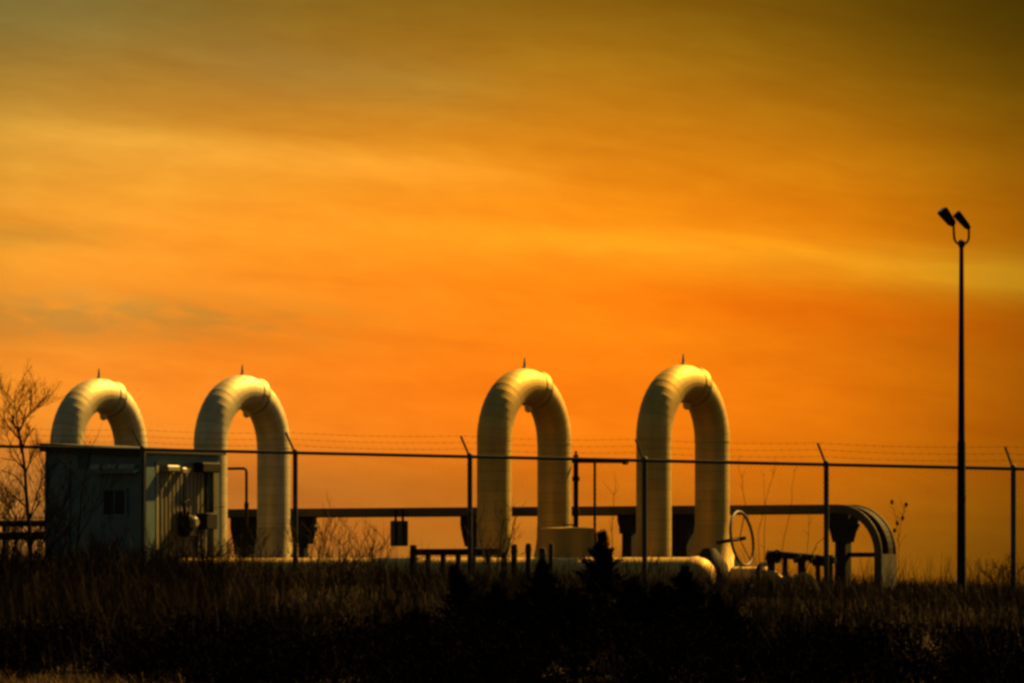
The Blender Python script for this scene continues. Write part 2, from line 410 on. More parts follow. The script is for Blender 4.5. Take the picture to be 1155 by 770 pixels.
# ------------------------------------------------------------------ pipeline lying along the ground
a0, _ = site(200, 2.3); a1, _ = site(788, 2.3)
PLZ = EYE+.225-PR; w = world(a1, 2.3, PLZ)
t = thing('ground_pipeline', 'pale pipeline lying along the ground with a domed end, in front of the loops', 'pipeline', w)
mb = MB(); L = a0-a1; N = 22
X3 = Vector((0,0,1))
def sweepx(mb, x0, x1, r0, r1, l0, l1, n=36):
    o = len(mb.v)
    for x, r, l in ((x0,r0,l0),(x1,r1,l1)):
        for k in range(n+1):
            q = 2*math.pi*k/n; mb.uv[len(mb.v)] = (k/n, l); mb.v.append((x, r*math.cos(q), r*math.sin(q)))
    for k in range(n): mb.f.append((o+k, o+k+1, o+n+2+k, o+n+1+k))
for i in range(N): sweepx(mb, L*i/N, L*(i+1)/N, PR-.003, PR+.003, -L*i/N, -L*(i+1)/N)
mb.build('pipe', M_LINE, t, True, 50)
cap = MB(); cap.lathe([(PR+.012,-.10),(PR+.015,-.02),(PR+.005,0),(PR*.97,.06),(PR*.86,.13),(PR*.66,.19),(PR*.38,.225),(.02,.235)], (0,0,0), 'x', 32); cap.build('end_cap', M_LINE, t, True, 60)
for k in range(6):
    sb = MB(); x = -.9-k*1.6
    sb.prism([(-.36,-.30),(.36,-.30),(.30,-.12),(.20,-.20),(0,-.265),(-.20,-.20),(-.30,-.12)], .12, (x,0,0), (0,1,0), (0,0,1), (1,0,0)); sb.build('saddle', M_CONC, t)

# ------------------------------------------------------------------ cable tray behind the loops
TB = 6.9; TZ = EYE+1.065
ta, _ = site(1003, TB); w = world(ta, TB, TZ)
t = thing('cable_tray', 'long cable tray behind the loops that bends down at its right end', 'cable tray', w)
TL = site(255, TB)[0]-ta
TW, TD, BR = .46, .135, .78
def ribbon(y0, y1, inn, out, a_from=0.0, a_to=90.0, straight=True, drop=0.0):
    """L-shaped strip along the tray: straight run, bend, drop; inn/out are offsets from the outer (top) face"""
    pts = []
    if straight: pts.append((TL, 0, (0,1)))
    for i in range(13):
        q = R(a_from+(a_to-a_from)*i/12); pts.append((-BR-.0+BR*math.sin(q)+.0, -BR+BR*math.cos(q), (math.sin(q), math.cos(q))))
    if drop: pts.append((0, -BR-drop, (1,0)))
    mb = MB(); vs = []; fs = []
    for x, z, (nx_, nz_) in pts:
        for y in (y0, y1):
            for d in (out, inn): vs.append((x-nx_*d, y, z-nz_*d))
    for i in range(len(pts)-1):
        o = i*4
        for p, q_ in ((0,1),(1,3),(3,2),(2,0)): fs.append((o+p, o+q_, o+4+q_, o+4+p))
    e = (len(pts)-1)*4; fs += [(0,2,3,1), (e,e+1,e+3,e+2)]
    mb.add(vs, fs); return mb
DROP = .85
ribbon(-TW/2-.02, -TW/2, TD, 0, drop=DROP).build('side_rail', M_TRAY, t)
ribbon(TW/2, TW/2+.02, TD, 0, drop=DROP).build('side_rail', M_TRAY, t)
ribbon(.03, TW/2-.005, .15, .02, drop=.05).build('cable_bundle', M_BLACK, t)
ribbon(-TW/2+.002, TW/2-.002, .012, .002, 0, 1, True).build('cover', M_TRAY, t)
c_ = MB(); c_.box((-.006, 0, -BR-DROP/2+.02), (.014, TW-.01, DROP-.04)); c_.build('riser_cover', M_TRAY, t)
rg = MB()
for i in range(60): rg.box((-BR+TL*.0-.15-i*.28, 0, -TD+.012), (.03, TW-.004, .02))
tag(rg.build('rung', M_DARK, t))

# pedestals under the tray
def pedestal(px, label, wt, wb, col_w, b=TB, top=-.14, gus=.42, arm=0):
    a, _ = site(px, b); w = world(a, b); g = gz(w.x, w.y); H = TZ-g
    t = thing('tray_pedestal', label, 'support', (w.x, w.y, g), group='steel pedestals under the cable tray')
    p = MB(); p.box((0,0,(H+top-gus)/2), (col_w, col_w, H+top-gus)); p.build('column', M_BLACK, t)
    q = MB(); q.prism([(-wt/2,0),(wt/2,0),(wt/2,-gus*.28),(wt/2+.03,-gus*.36),(wt/2*.8,-gus*.62),(wb/2,-gus),(-wb/2,-gus),(-wt/2*.75,-gus*.65),(-wt/2,-gus*.3)], .34, (0,0,H+top-.004), (1,0,0), (0,0,1), (0,1,0)); q.build('gusset_head', M_BLACK, t)
    b_ = MB(); b_.box((0,0,.03), (col_w*1.8,col_w*1.8,.06)); b_.build('base_plate', M_DARK, t)
    if arm:
        r_ = MB(); r_.box((arm/2+col_w/2, 0, H-.79), (arm, .07, .075)); r_.build('strut', M_BLACK, t)
    return t
pedestal(277, 'dark tapered pedestal under the tray left of the second loop\'s far leg', .40, .20, .20, gus=.62)
pedestal(342, 'dark pedestal under the tray right of the second loop\'s far leg', .32, .16, .12, gus=.45)
pedestal(534, 'dark pedestal close to the left of the third loop', .30, .12, .12, gus=.5)
pedestal(710, 'dark pedestal close to the left of the rightmost loop', .26, .18, .18, gus=.3)
pedestal(768, 'broad dark pedestal showing between the legs of the rightmost loop', .62, .56, .52, gus=.2)
pedestal(951, 'dark pedestal with a side strut beside the bend of the tray', .38, .20, .19, gus=.45, arm=.56)

# paired boxes hanging below the tray
a, _ = site(450, TB-.3); w = world(a, TB-.3, TZ-TD)
t = thing('junction_box_pair', 'pair of black junction boxes hanging under the cable tray', 'junction box', w)
for x in (-.065, .075):
    m_ = MB(); m_.box((x,0,-.29), (.115,.16,.42), bev=.012); bx = m_.build('enclosure', M_BLACK, t)
    m_ = MB(); m_.box((x,-.086,-.29), (.09,.012,.36)); m_.build('lid', M_DARK, bx)
    m_ = MB(); m_.tube([(x,0,-.08),(x,0,.12)], .022, 8); m_.build('hanger', M_BLACK, t)

# goose-neck vent by the second loop
a, _ = site(278, TB-.6); w = world(a, TB-.6); zt = zat(528, w.y)
t = thing('gooseneck_pipe', 'thin dark goose-neck pipe between the legs of the second loop', 'pipe', (w.x, w.y, TZ-.3))
H = zt-(TZ-.3); m_ = MB(); pth = [(0,0,0),(0,0,H-.06)]+[(-.06+.06*math.cos(R(q)),0,H-.06+.06*math.sin(R(q))) for q in (22,45,67,90)]+[(-.45,0,H)]
m_.tube(pth, .024, 10); m_.build('pipe', M_BLACK, t, True)
m_ = MB(); m_.tube([(0,0,.30),(0,0,.40)], .04, 10); m_.build('coupling', M_BLACK, t, True)

# pipe frame right of the third loop
a, _ = site(647, 6.0); w = world(a, 6.0); g = gz(w.x, w.y); pz = zat(519.5, w.y)-g
t = thing('pipe_gantry', 'thin gantry of two uprights and a crossbar between the two right-hand loops', 'gantry', (w.x, w.y, g))
m_ = MB(); m_.tube([(-.42,0,pz),(.98,0,pz-.02)], .03, 10); m_.tube([(.93,0,pz-.02),(1.0,0,pz-.02)], .055, 10); m_.build('crossbar', M_BLACK, t, True)
m_ = MB(); m_.tube([(0,.07,0),(0,.07,pz+.10)], .042, 10); m_.tube([(0,.07,pz+.10),(0,.07,pz+.16)], .02, 8)
for z in (pz-.32, pz-.86): m_.tube([(0,.07,z),(0,.07,z+.07)], .062, 10)
m_.build('upright', M_BLACK, t, True)
m_ = MB(); m_.tube([(.36,.06,0),(.36,.06,pz+.05)], .022, 8); m_.build('upright', M_BLACK, t, True)

# squat tank
a, _ = site(641, 3.3); w = world(a, 3.3); g = gz(w.x, w.y); tz = zat(595, w.y)-g
t = thing('squat_tank', 'squat round tank with a low domed lid between the two right-hand loops', 'tank', (w.x, w.y, g))
m_ = MB(); m_.lathe([(.40,0),(.40,tz-.07),(.405,tz-.025)], n=40); m_.build('tank_wall', M_PIPE_B, t, True)
m_ = MB(); m_.lathe([(.42,tz-.04),(.425,tz-.015),(.41,tz-.002),(.26,tz+.006),(.10,tz+.010),(.01,tz+.011)], n=40); m_.build('lid', M_PIPE_B, t, True)
m_ = MB(); m_.tube([(-.08,0,tz+.0),(-.08,0,tz+.05),(.08,0,tz+.05),(.08,0,tz)], .012, 8); m_.build('lid_handle', M_BLACK, t, True)

# bollards and the low guard rail in front of the pipeline
for k, (px, top, r, lb) in enumerate(((580,613,.048,'dark bollard at the foot of the third loop, left of the other bollards'), (596,612,.045,'dark bollard below the gap between the third loop\'s legs'),
        (612,617,.052,'shortest dark bollard, at the left edge of the squat tank'), (621.5,612,.036,'thinnest dark bollard, in front of the squat tank'))):
    a, _ = site(px, 1.2); w = world(a, 1.2); g = gz(w.x, w.y); h = zat(top, w.y)-g
    t = thing('bollard', lb, 'bollard', (w.x, w.y, g), group='short dark bollards before the tank')
    m_ = MB(); m_.lathe([(r,0),(r,h-.03),(r*.8,h-.01),(r*.3,h)], n=14); m_.build('post', M_BLACK, t, True)
    m_ = MB(); m_.lathe([(r+.004,h-.13),(r+.006,h-.12),(r+.006,h-.08),(r+.004,h-.07)], n=14); m_.build('collar', M_DARK, t, True)
a, _ = site(464, 1.1); w = world(a, 1.1); g = gz(w.x, w.y); h = zat(620, w.y)-g
t = thing('guard_rail', 'low dark guard rail in front of the pipeline left of the third loop', 'guard rail', (w.x, w.y, g))
LG = site(566, 1.1)[0]-a
m_ = MB(); m_.box((LG/2,0,h-.03), (LG,.05,.10), bev=.01); m_.build('rail', M_BLACK, t)
for k in range(7):
    m_ = MB(); x = LG*k/6; hh = h+.08 if k == 0 else h-.03
    m_.box((x,.055,hh/2), (.10 if k == 0 else .075,.055,hh), bev=.008); m_.build('post', M_BLACK, t)

# ------------------------------------------------------------------ valve with a big handwheel, and the manifold
a, _ = site(837, 3.4); w = world(a, 3.4); g = gz(w.x, w.y)
t = thing('handwheel_valve', 'valve with a large upright handwheel beside the rightmost loop', 'valve', (w.x, w.y, g))
hz = zat(607, w.y)-g; nrm = Vector((.99,.10,.14)).normalized()
m_ = MB(); m_.torus((0,0,hz), .41, .024, nrm, 44, 10); wh = m_.build('handwheel', M_WHEEL, t, True, 80)
u_ = nrm.orthogonal().normalized(); v_ = nrm.cross(u_)
for k in range(3):
    q = 2*math.pi*k/3+.3; m_ = MB(); m_.tube([Vector((0,0,hz))-nrm*.04, Vector((0,0,hz))+(u_*math.cos(q)+v_*math.sin(q))*.39], .009, 7); m_.build('spoke', M_DARK, wh, True)
m_ = MB(); m_.tube([Vector((0,0,hz))+nrm*.06, Vector((0,0,hz))-nrm*.42], .03, 10); m_.build('stem', M_BLACK, t, True)
vb = Vector((0,0,hz))-nrm*.55; vb.z = .35
m_ = MB(); m_.lathe([(.12,-.35),(.30,-.32),(.33,-.1),(.27,.12),(.17,.26),(.09,.36)], vb, 'z', 24); m_.build('valve_body', M_BLACK, t, True)
m_ = MB(); m_.tube([(-.1,-.1,.30),(.45,-.1,.30),(.62,-.1,.24)], [.13,.13,.12], 18); m_.build('stub_pipe', M_BRASS, t, True)
m_ = MB(); m_.lathe([(.13,.40),(.20,.40),(.20,.46),(.13,.46)], (0,-.1,.30), 'x', 20); m_.build('flange', M_BLACK, t, True)

a, _ = site(866, 3.0); w = world(a, 3.0); g = gz(w.x, w.y); z1 = zat(624, w.y)-g
t = thing('valve_manifold', 'low dark valve manifold between the handwheel and the tray bend', 'manifold', (w.x, w.y, g))
LM = site(942, 3.0)[0]-a
m_ = MB(); m_.tube([(0,0,z1),(LM*.55,0,z1-.05),(LM,0,z1-.10)], .055, 12); m_.build('header', M_BLACK, t, True)
for k, x in enumerate((.06, .30, .58, .86, 1.05)):
    m_ = MB(); m_.tube([(x,0,0),(x,0,z1-.02)], .04 if k % 2 else .06, 10); m_.build('riser', M_BLACK, t, True)
for k, (x, d, sc, tl_) in enumerate(((.10,-.02,.95,(.8,-.5,.1)),(.55,-.05,.6,(.2,-.9,.1)),(.88,-.09,.7,(-.5,-.8,.2)))):
    m_ = MB(); m_.lathe([(.05*sc,-.09),(.105*sc,-.085),(.105*sc,-.05),(.07*sc,-.04),(.085*sc,.0),(.07*sc,.04),(.105*sc,.05),(.105*sc,.085),(.05*sc,.09)], (x,0,z1-.03+d), 'x', 16); vo = m_.build('gate_valve', M_BLACK, t, True)
    ax = Vector(tl_).normalized(); c0 = Vector((x,0,z1-.02+d)); m_ = MB(); m_.tube([c0, c0+ax*.13], .016, 8); m_.build('valve_stem', M_BLACK, vo, True)
    m_ = MB(); m_.torus(c0+ax*.12, .08*sc, .015, ax, 20, 7); m_.build('valve_wheel', M_BLACK, vo, True)
for k, (x, zc, r) in enumerate(((.18,.26,.10),(.45,.17,.12),(.74,.24,.09))):
    m_ = MB(); m_.tube([(x-.16,-.15,zc+.02),(x,-.2,zc+.05),(x+.14,-.22,zc-.02),(x+.2,-.22,zc-.2)], r*.75, 12); m_.build('branch_pipe', M_LINE, t, True)

# ------------------------------------------------------------------ equipment shelter
BB = 1.3
a1_, _ = site(161, BB); a0_, _ = site(51, BB); w = world(a1_, BB); g = gz(w.x, w.y)
BW = a1_-a0_; BD = 2.1; zr = zat(506, w.y)-g; zl = zat(500, world(a0_, BB).y)-g
t = thing('equipment_shelter', 'green metal equipment shelter with a small square window behind the fence', 'shelter', (w.x, w.y, g))
SX, SY, SZ = Vector((1,0,0)), Vector((0,1,0)), Vector((0,0,1))
m_ = MB(); m_.prism([(-BW,-.4),(0,-.4),(0,zr-.06),(-BW,zl-.06)], BD, (0,BD/2,0), SX, SZ, SY)
wall = m_.build('wall', M_GREEN, t)
m_ = MB(); m_.prism([(-BW-.05,zl-.055),(.09,zr-.06),(.09,zr),(-BW-.05,zl+.01)], BD+.16, (0,BD/2-.01,0), SX, SZ, SY); rf = m_.build('roof', M_ROOF, t)
m_ = MB(); m_.prism([(-BW-.055,zl-.13),(.10,zr-.125),(.10,zr-.065),(-BW-.055,zl-.06)], .03, (0,-.075,0), SX, SZ, SY); m_.build('fascia', M_ROOF, rf)
# front face (towards the fence)
def fx(px): return site(px, BB)[0]-a1_
def fz(py, px=110): return zat(py, world(site(px, BB)[0], BB).y)-g
m_ = MB(); x0, x1 = fx(118), fx(142); z0, z1 = fz(580), fz(553)
m_.box(((x0+x1)/2,-.004,(z0+z1)/2), (x1-x0,.02,z1-z0)); wn = m_.build('window', M_GLASS, t)
fr = MB()
for c, d in ((((x0+x1)/2,-.016,z1+.02),(x1-x0+.08,.036,.04)), (((x0+x1)/2,-.016,z0-.02),(x1-x0+.08,.036,.04)), ((x0-.02,-.016,(z0+z1)/2),(.04,.036,z1-z0)), ((x1+.02,-.016,(z0+z1)/2),(.04,.036,z1-z0)), (((x0+x1)/2,-.014,(z0+z1)/2),(.02,.024,z1-z0))): fr.box(c, d)
fr.build('frame', M_GREEN, wn)
# hood with pale strip lamp covers over the window side, and its louvre
hd = MB(); hx0, hx1 = fx(106), fx(159); hzz = fz(532)
hd.prism([(0,hzz),(-.20,hzz-.03),(-.20,hzz+.02),(0,hzz+.07)], hx1-hx0, ((hx0+hx1)/2,-.004,0), SY, SZ, SX); hood = hd.build('hood', M_GREEN, t)
for p0, p1 in ((107,118),(121,136),(139,156)):
    m_ = MB(); m_.box(((fx(p0)+fx(p1))/2,-.12,fz(527)), (fx(p1)-fx(p0),.05,.10), Matrix.Rotation(R(-38),3,'X'), bev=.015); m_.build('strip_cover', M_TRIM, hood)
m_ = MB()
for k in range(6): m_.box((fx(95),-.014,fz(514)-.035*k), (.22,.03,.022), Matrix.Rotation(R(25),3,'X'))
m_.build('louvre', M_GREEN, t)
for k, p in enumerate((52.5, 78, 159.5)):
    m_ = MB(); m_.box((fx(p),-.012,(zr-.2)/2), (.05,.024,zr-.16)); m_.build('corner_trim', M_GREEN, t)
# side face (x = 0, running back)
for k, (y0_, y1_, m__) in enumerate(((.06,.30,M_GREEN),(.42,1.05,M_GREENL),(1.10,1.72,M_GREENL))):
    m_ = MB(); zt_ = zr-.24; m_.box((.012,(y0_+y1_)/2,(zt_+.02)/2), (.024,y1_-y0_,zt_-.02)); d_ = m_.build('door' if k else 'side_panel', m__, t)
    if k:
        rb = MB()
        for j in range(6): rb.box((.028, y0_+.05+j*(y1_-y0_-.1)/5, zt_/2), (.012,.03,zt_-.2))
        rb.build('stiffener', m__, d_)
        m_ = MB(); m_.box((.045, y1_-.08 if k == 1 else y0_+.08, .95), (.05,.03,.14), bev=.006); m_.build('handle', M_BLACK, d_)
m_ = MB(); m_.box((.016,.36,(zr-.2)/2), (.032,.06,zr-.2)); m_.build('door_frame', M_TRIM, t)
m_ = MB(); m_.box((.03,BD-.18,(zr-.2)/2), (.06,.12,zr-.2)); m_.build('door_frame', M_GREENL, t)
m_ = MB(); m_.box((.09,.62,zr-.30), (.16,.34,.10), bev=.02); m_.box((.09,.95,zr-.33), (.12,.14,.10), bev=.02); m_.build('wall_lamp', M_TRIM, t)
m_ = MB(); m_.box((.10,1.62,zr-.27), (.2,.5,.16), bev=.02); m_.build('air_duct', M_BLACK, t)
m_ = MB(); m_.box((.14,1.02,.78), (.22,.22,.34), bev=.015); mt = m_.build('meter_box', M_BLACK, t)
m_ = MB(); m_.lathe([(.085,0),(.085,.05),(.06,.08)], (.25,1.02,.84), 'x', 16); m_.build('dial', M_TRIM, mt, True)
m_ = MB(); m_.box((.13,1.58,.86), (.2,.3,.26), bev=.015); m_.build('meter_box', M_BLACK, t)
m_ = MB(); m_.tube([(.12,1.3,.2),(.12,1.3,.70),(.12,1.42,.80)], .03, 8); m_.tube([(.10,1.60,1.0),(.10,1.60,zr-.3)], .022, 8); m_.tube([(.1,1.0,.95),(.1,1.0,1.15),(.1,1.12,1.2)], .022, 8); m_.build('conduit', M_BLACK, t, True)

# far pipes on stands glimpsed left of the shelter
a, _ = site(20, 5.2); w = world(a, 5.2); g = gz(w.x, w.y); zp = zat(590, w.y)-g
t = thing('pipe_rack', 'low dark pipe rack glimpsed through twigs at the left edge', 'pipe rack', (w.x, w.y, g))
for k, z in enumerate((zp, zp-.21)):
    m_ = MB(); m_.tube([(-2.2,0,z),(.9,0,z)], .07 if k else .055, 12); m_.build('pipe', M_BLACK, t, True)
for x in (-1.6,-.35,.7):
    m_ = MB(); m_.box((x,.12,zp/2), (.09,.09,zp)); m_.build('stand', M_BLACK, t)

# ------------------------------------------------------------------ chain-link fence
def railz(a): return EYE+1.70-.030*a
fcols = (-16, 161, 333, 530, 727, 932, 1143, 1362)
fa = [site(px, 0)[0] for px in fcols]
t = thing('chain_link_fence', 'dark chain-link fence topped with barbed wire on slanted arms', 'fence', (0, Y0, 0))
for a in fa:
    w = world(a, 0); g = gz(w.x, w.y); zr_ = railz(a)
    m_ = MB(); m_.tube([(a,0,g-.1),(a,0,zr_+.02)], .038, 10); po = m_.build('post', M_DARK, t, True)
    m_ = MB(); m_.lathe([(.045,-.03),(.046,.02),(.03,.045)], (a,0,zr_+.01), 'z', 10); m_.build('post_cap', M_DARK, po, True)
    m_ = MB(); m_.box((a-.005,-.13,zr_+.16), (.028,.022,.36), Matrix.Rotation(R(39),3,'X')); m_.build('barb_arm', M_DARK, po)
m_ = MB(); m_.tube([(a,0,railz(a)) for a in np.linspace(fa[0],fa[-1],30)], .026, 8); m_.build('top_rail', M_DARK, t, True)
for k in range(3):
    y, dz = -.09-.075*k, .115+.095*k
    m_ = MB(); pts = []
    for i in range(len(fa)-1):
        for q_ in range(8):
            s_ = q_/8; a = fa[i]+(fa[i+1]-fa[i])*s_; pts.append((a, y, railz(a)+dz-.03*4*s_*(1-s_)))
    pts.append((fa[-1], y, railz(fa[-1])+dz)); m_.tube(pts, .0016, 4)
    for i in range(150):
        a = fa[0]+(fa[-1]-fa[0])*i/150; s_ = min(range(len(fa)-1), key=lambda j: abs((fa[j]+fa[j+1])/2-a)); u_ = (a-fa[s_])/(fa[s_+1]-fa[s_])
        z = railz(a)+dz-.03*4*u_*(1-u_); m_.tube([(a,y-.018,z-.018),(a,y+.018,z+.018)], .0012, 3); m_.tube([(a+.01,y+.018,z-.018),(a+.01,y-.018,z+.018)], .0012, 3)
    m_.build('barbed_wire', M_WIRE, t)
ml = MB(); HN = 2.02; a = fa[0]-HN
while a < fa[-1]:
    for sgn in (1, -1):
        lo = a if sgn > 0 else a+HN; x0, x1 = (a, a+HN) if sgn > 0 else (a+HN, a)
        zs = railz((x0+x1)/2)
        s0, s1 = 0.0, 1.0
        def P(s_, x0=x0, x1=x1): return (x0+(x1-x0)*s_, .012*sgn-.045, 0)
        # clip to the fence run
        lim = sorted(((fa[0]-x0)/(x1-x0), (fa[-1]-x0)/(x1-x0))); s0, s1 = max(s0, lim[0]), min(s1, lim[1])
        if s1-s0 > .02:
            p0, p1 = P(s0), P(s1)
            ml.tube([(p0[0], p0[1], railz(p0[0])-HN*(1-s0)), (p1[0], p1[1], railz(p1[0])-HN*(1-s1))], .0010, 3, False)
    a += .072
ml.build('chain_link', M_WIRE, t)

# ------------------------------------------------------------------ floodlight mast
FB = -.45
a, _ = site(1084.5, FB); w = world(a, FB); g = gz(w.x, w.y); pt = zat(275, w.y)-g
t = thing('floodlight_mast', 'tall thin floodlight mast with two tilted lamps at the right', 'floodlight mast', (w.x, w.y, g), rz=0)
pm = w.y/F                                             # metres per picture pixel here
m_ = MB(); m_.tube([(0,0,-.1),(0,0,pt*.45),(0,0,pt*.46),(0,0,pt)], [.068,.058,.050,.030], 14); pl_ = m_.build('pole', M_BLACK, t, True)
m_ = MB(); m_.lathe([(.064,.0),(.12,.0),(.12,.03),(.066,.03)], (0,0,.02), 'z', 16); m_.build('base_flange', M_BLACK, pl_, True)
m_ = MB(); m_.lathe([(.03,-.05),(.045,-.04),(.045,.04),(.02,.06)], (0,0,pt), 'z', 12); m_.build('pole_cap', M_BLACK, pl_, True)
bk = []
for q_ in range(17):
    s_ = R(180+180*q_/16); bk.append((.105*math.cos(s_), .02*math.cos(s_), pt+.10+.11*math.sin(s_)))
bk = [(-.115,-.02,pt+.27)]+bk+[(.105,.02,pt+.25)]
m_ = MB(); m_.tube(bk, .017, 8); m_.build('yoke', M_BLACK, t, True)
for k, (x0, z0) in enumerate(((-.115,.27),(.105,.23))):
    rt = Matrix.Rotation(R(-40),3,'Y'); yy = -.05 if k == 0 else .06
    rt = Matrix.Rotation(R(18 if k == 0 else -8),3,'Z') @ rt
    c0 = Vector((x0-.085,yy,pt+z0+.095))
    m_ = MB()
    hs = []
    for zz, sx_, sy_ in ((-.14,.028,.035),(-.10,.046,.05),(.06,.058,.066),(.13,.06,.07)):
        hs.append([c0+rt @ Vector((sx_*p, sy_*q_, zz)) for p, q_ in ((-1,-1),(1,-1),(1,1),(-1,1))])
    vs = [v for r_ in hs for v in r_]; fs = [(3,2,1,0),(12,13,14,15)]
    for i in range(3):
        for j in range(4): fs.append((i*4+j, i*4+(j+1) % 4, i*4+4+(j+1) % 4, i*4+4+j))
    m_.add(vs, fs); fo = m_.build('floodlight', M_BLACK, t)
    m_ = MB(); m_.box(c0+rt @ Vector((0,0,.137)), (.10,.12,.012), rt); m_.build('lens', M_LENS, fo)
    m_ = MB(); m_.tube([c0+rt @ Vector((0,0,-.10)), Vector((x0,0,pt+z0))], .03, 8); m_.build('bracket', M_BLACK, fo, True)

# ------------------------------------------------------------------ vegetation
def limb(mb, pts, r0, r1, n=5):
    k = len(pts); mb.tube(pts, [r0+(r1-r0)*i/(k-1) for i in range(k)], n)
def twig(mb, rnd, p, d, ln, r, depth, up=.25, spread=.55):
    pts = [p]; dd = Vector(d)
    n = 4
    for i in range(n):
        dd = (dd+Vector((rnd.gauss(0,.13), rnd.gauss(0,.13), rnd.gauss(0,.10)+up*.12))).normalized(); pts.append(pts[-1]+dd*ln/n)
    limb(mb, pts, r, max(r*.45, .0016), 4 if depth else 3)
    if depth <= 0: return
    for j in range(rnd.randint(2, 4)):
        s_ = rnd.uniform(.3, 1); i = min(int(s_*n), n-1); q_ = pts[i].lerp(pts[i+1], s_*n-i)
        nd_ = (dd+Vector((rnd.gauss(0,spread), rnd.gauss(0,spread), rnd.gauss(0,spread*.7)+up))).normalized()
        twig(mb, rnd, q_, nd_, ln*rnd.uniform(.45,.75), r*.6, depth-1, up, spread)
def plant(name, label, cat, limbs, Y, seed, depth=2, side=10, tl=.5, m=M_BARK, group=None, up=.3, spread=.6):
    """limbs: list of (pixel path, radius at the base, radius at the tip); they stand at distance Y"""
    rnd = random.Random(seed)
    base = pix(limbs[0][0][0][0], limbs[0][0][0][1], Y); g = gz(base.x, Y)
    t = thing(name, label, cat, (base.x, Y, g), 0, group); O = Vector((base.x, Y, g))
    st = MB(); tw = MB()
    for k, (pp, r0, r1) in enumerate(limbs):
        pts = []
        for i, (px, py) in enumerate(pp):
            v = pix(px, py, Y)-O; v.y += 0 if k == 0 else (i*.06)*(1 if k % 2 else -1); pts.append(v)
        if k == 0: pts.insert(0, Vector((pts[0].x*.9, 0, -.05)))
        fine = []
        for i in range(len(pts)-1):
            for j in range(3): fine.append(pts[i].lerp(pts[i+1], j/3)+Vector((rnd.gauss(0,.008),rnd.gauss(0,.008),0)))
        fine.append(pts[-1]); limb(st, fine, r0, r1, 6)
        for j in range(side):
            s_ = rnd.uniform(.25,1)*(len(fine)-1); i = min(int(s_), len(fine)-2); p = fine[i].lerp(fine[i+1], s_-i)
            d = (fine[i+1]-fine[i]).normalized(); d = (d*.6+Vector((rnd.choice((-1,1))*rnd.uniform(.3,.9), rnd.gauss(0,.4), rnd.uniform(.0,.7)))).normalized()
            twig(tw, rnd, p, d, tl*rnd.uniform(.6,1.2), max(r1*1.1,.004), depth, up, spread)
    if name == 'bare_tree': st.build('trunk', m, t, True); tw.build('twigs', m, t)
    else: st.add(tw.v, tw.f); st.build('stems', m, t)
    return t
plant('bare_tree', 'bare twiggy young tree with forked top at the left edge', 'tree',
      [([(36,668),(33,600),(30,545),(25,505),(20,480)], .040, .012), ([(20,480),(17,465),(15,448)], .009, .002), ([(21,484),(33,468),(45,455)], .009, .002), ([(28,530),(12,500),(4,478)], .010, .002), ([(32,590),(46,545),(50,520)], .012, .003), ([(34,620),(14,575),(2,540)], .013, .004), ([(35,640),(52,590),(60,550)], .012, .003), ([(33,610),(8,585),(-6,570)], .010, .003), ([(36,650),(62,612),(82,588)], .011, .003), ([(35,630),(56,600),(74,560)], .010, .003)], 74.5, 3, 2, 17, .36)
plant('bare_sapling', 'thin dark sapling in front of the green shelter wall', 'sapling', [([(84,690),(87,610),(92,560),(95,540)], .020, .005), ([(87,612),(104,575),(116,550)], .009, .003), ([(86,640),(70,590),(66,565)], .009, .003)], 74, 8, 2, 8, .42)
plant('bare_sapling', 'dark sapling with a branch leaning right below the second loop', 'sapling', [([(228,694),(229,640),(227,600),(225,575)], .026, .006), ([(229,650),(246,622),(266,600)], .012, .003), ([(228,630),(212,600),(206,586)], .010, .003)], 74, 14, 2, 6, .3)
for k, (px, y1, s, lb) in enumerate(((352,575,1,'wispy bare shrub under the tray between second loop and fence post'), (385,585,2,'wispy bare shrub midway between second loop and the junction boxes'), (415,590,3,'wispy bare shrub just left of the junction boxes'), (8,545,4,'tangle of bare stems at the very left edge'), (58,575,6,'bare shrub left of the shelter corner'),
        (125,600,11,'bare shrub in front of the small square window'), (190,600,12,'bare shrub before the pale shelter doors'), (150,618,16,'bare shrub at the foot of the shelter corner'), (95,612,17,'bare shrub between the window and the left shelter edge'), (240,608,18,'bare shrub beside the dark sapling below the second loop'), (30,590,19,'dense bare shrub at the foot of the bare tree'), (285,600,13,'bare shrub before the second loop\'s far leg'), (555,575,15,'wispy bare shrub before the near leg of the third loop'))):
    rnd = random.Random(s); lm = []
    for j in range(12):
        dx = rnd.uniform(-30,30); yt = y1+rnd.uniform(0,40); lm.append(([(px+dx*.15,675),(px+dx*.5,(675+yt)/2),(px+dx,yt)], .0105 if px < 245 else .0075, .003))
    plant('bare_shrub', lb, 'shrub', lm, 75.5 if k != 3 else 73, 30+s, 2 if px < 245 else 1, 5, .26, M_BARK if px < 245 else M_WEED, 'bare shrubs along the fence', .4, .4)
plant('tall_weed', 'tall bending weed stalks beside the handwheel', 'weed', [([(852,668),(848,610),(838,550),(832,520)], .007, .002), ([(862,668),(863,600),(862,535)], .006, .002), ([(858,668),(855,600),(868,548),(876,520)], .005, .002)], 74.5, 50, 0, 3, .12, M_WEED)
plant('tall_weed', 'weed stalks arching over the valve manifold', 'weed', [([(880,668),(884,610),(893,560),(896,530)], .006, .002), ([(906,668),(912,610),(914,575)], .005, .002), ([(902,668),(912,630),(921,612),(934,602)], .008, .003)], 74.2, 51, 0, 3, .14, M_WEED)
wd = plant('seed_stalk', 'tall weed with seed heads right of the tray bend', 'weed', [([(1015,676),(1014,640),(1013,600),(1006,565)], .006, .002), ([(1013,610),(1018,585),(1022,568)], .004, .002)], 73.5, 52, 0, 5, .2, M_WEED)
sh = MB()
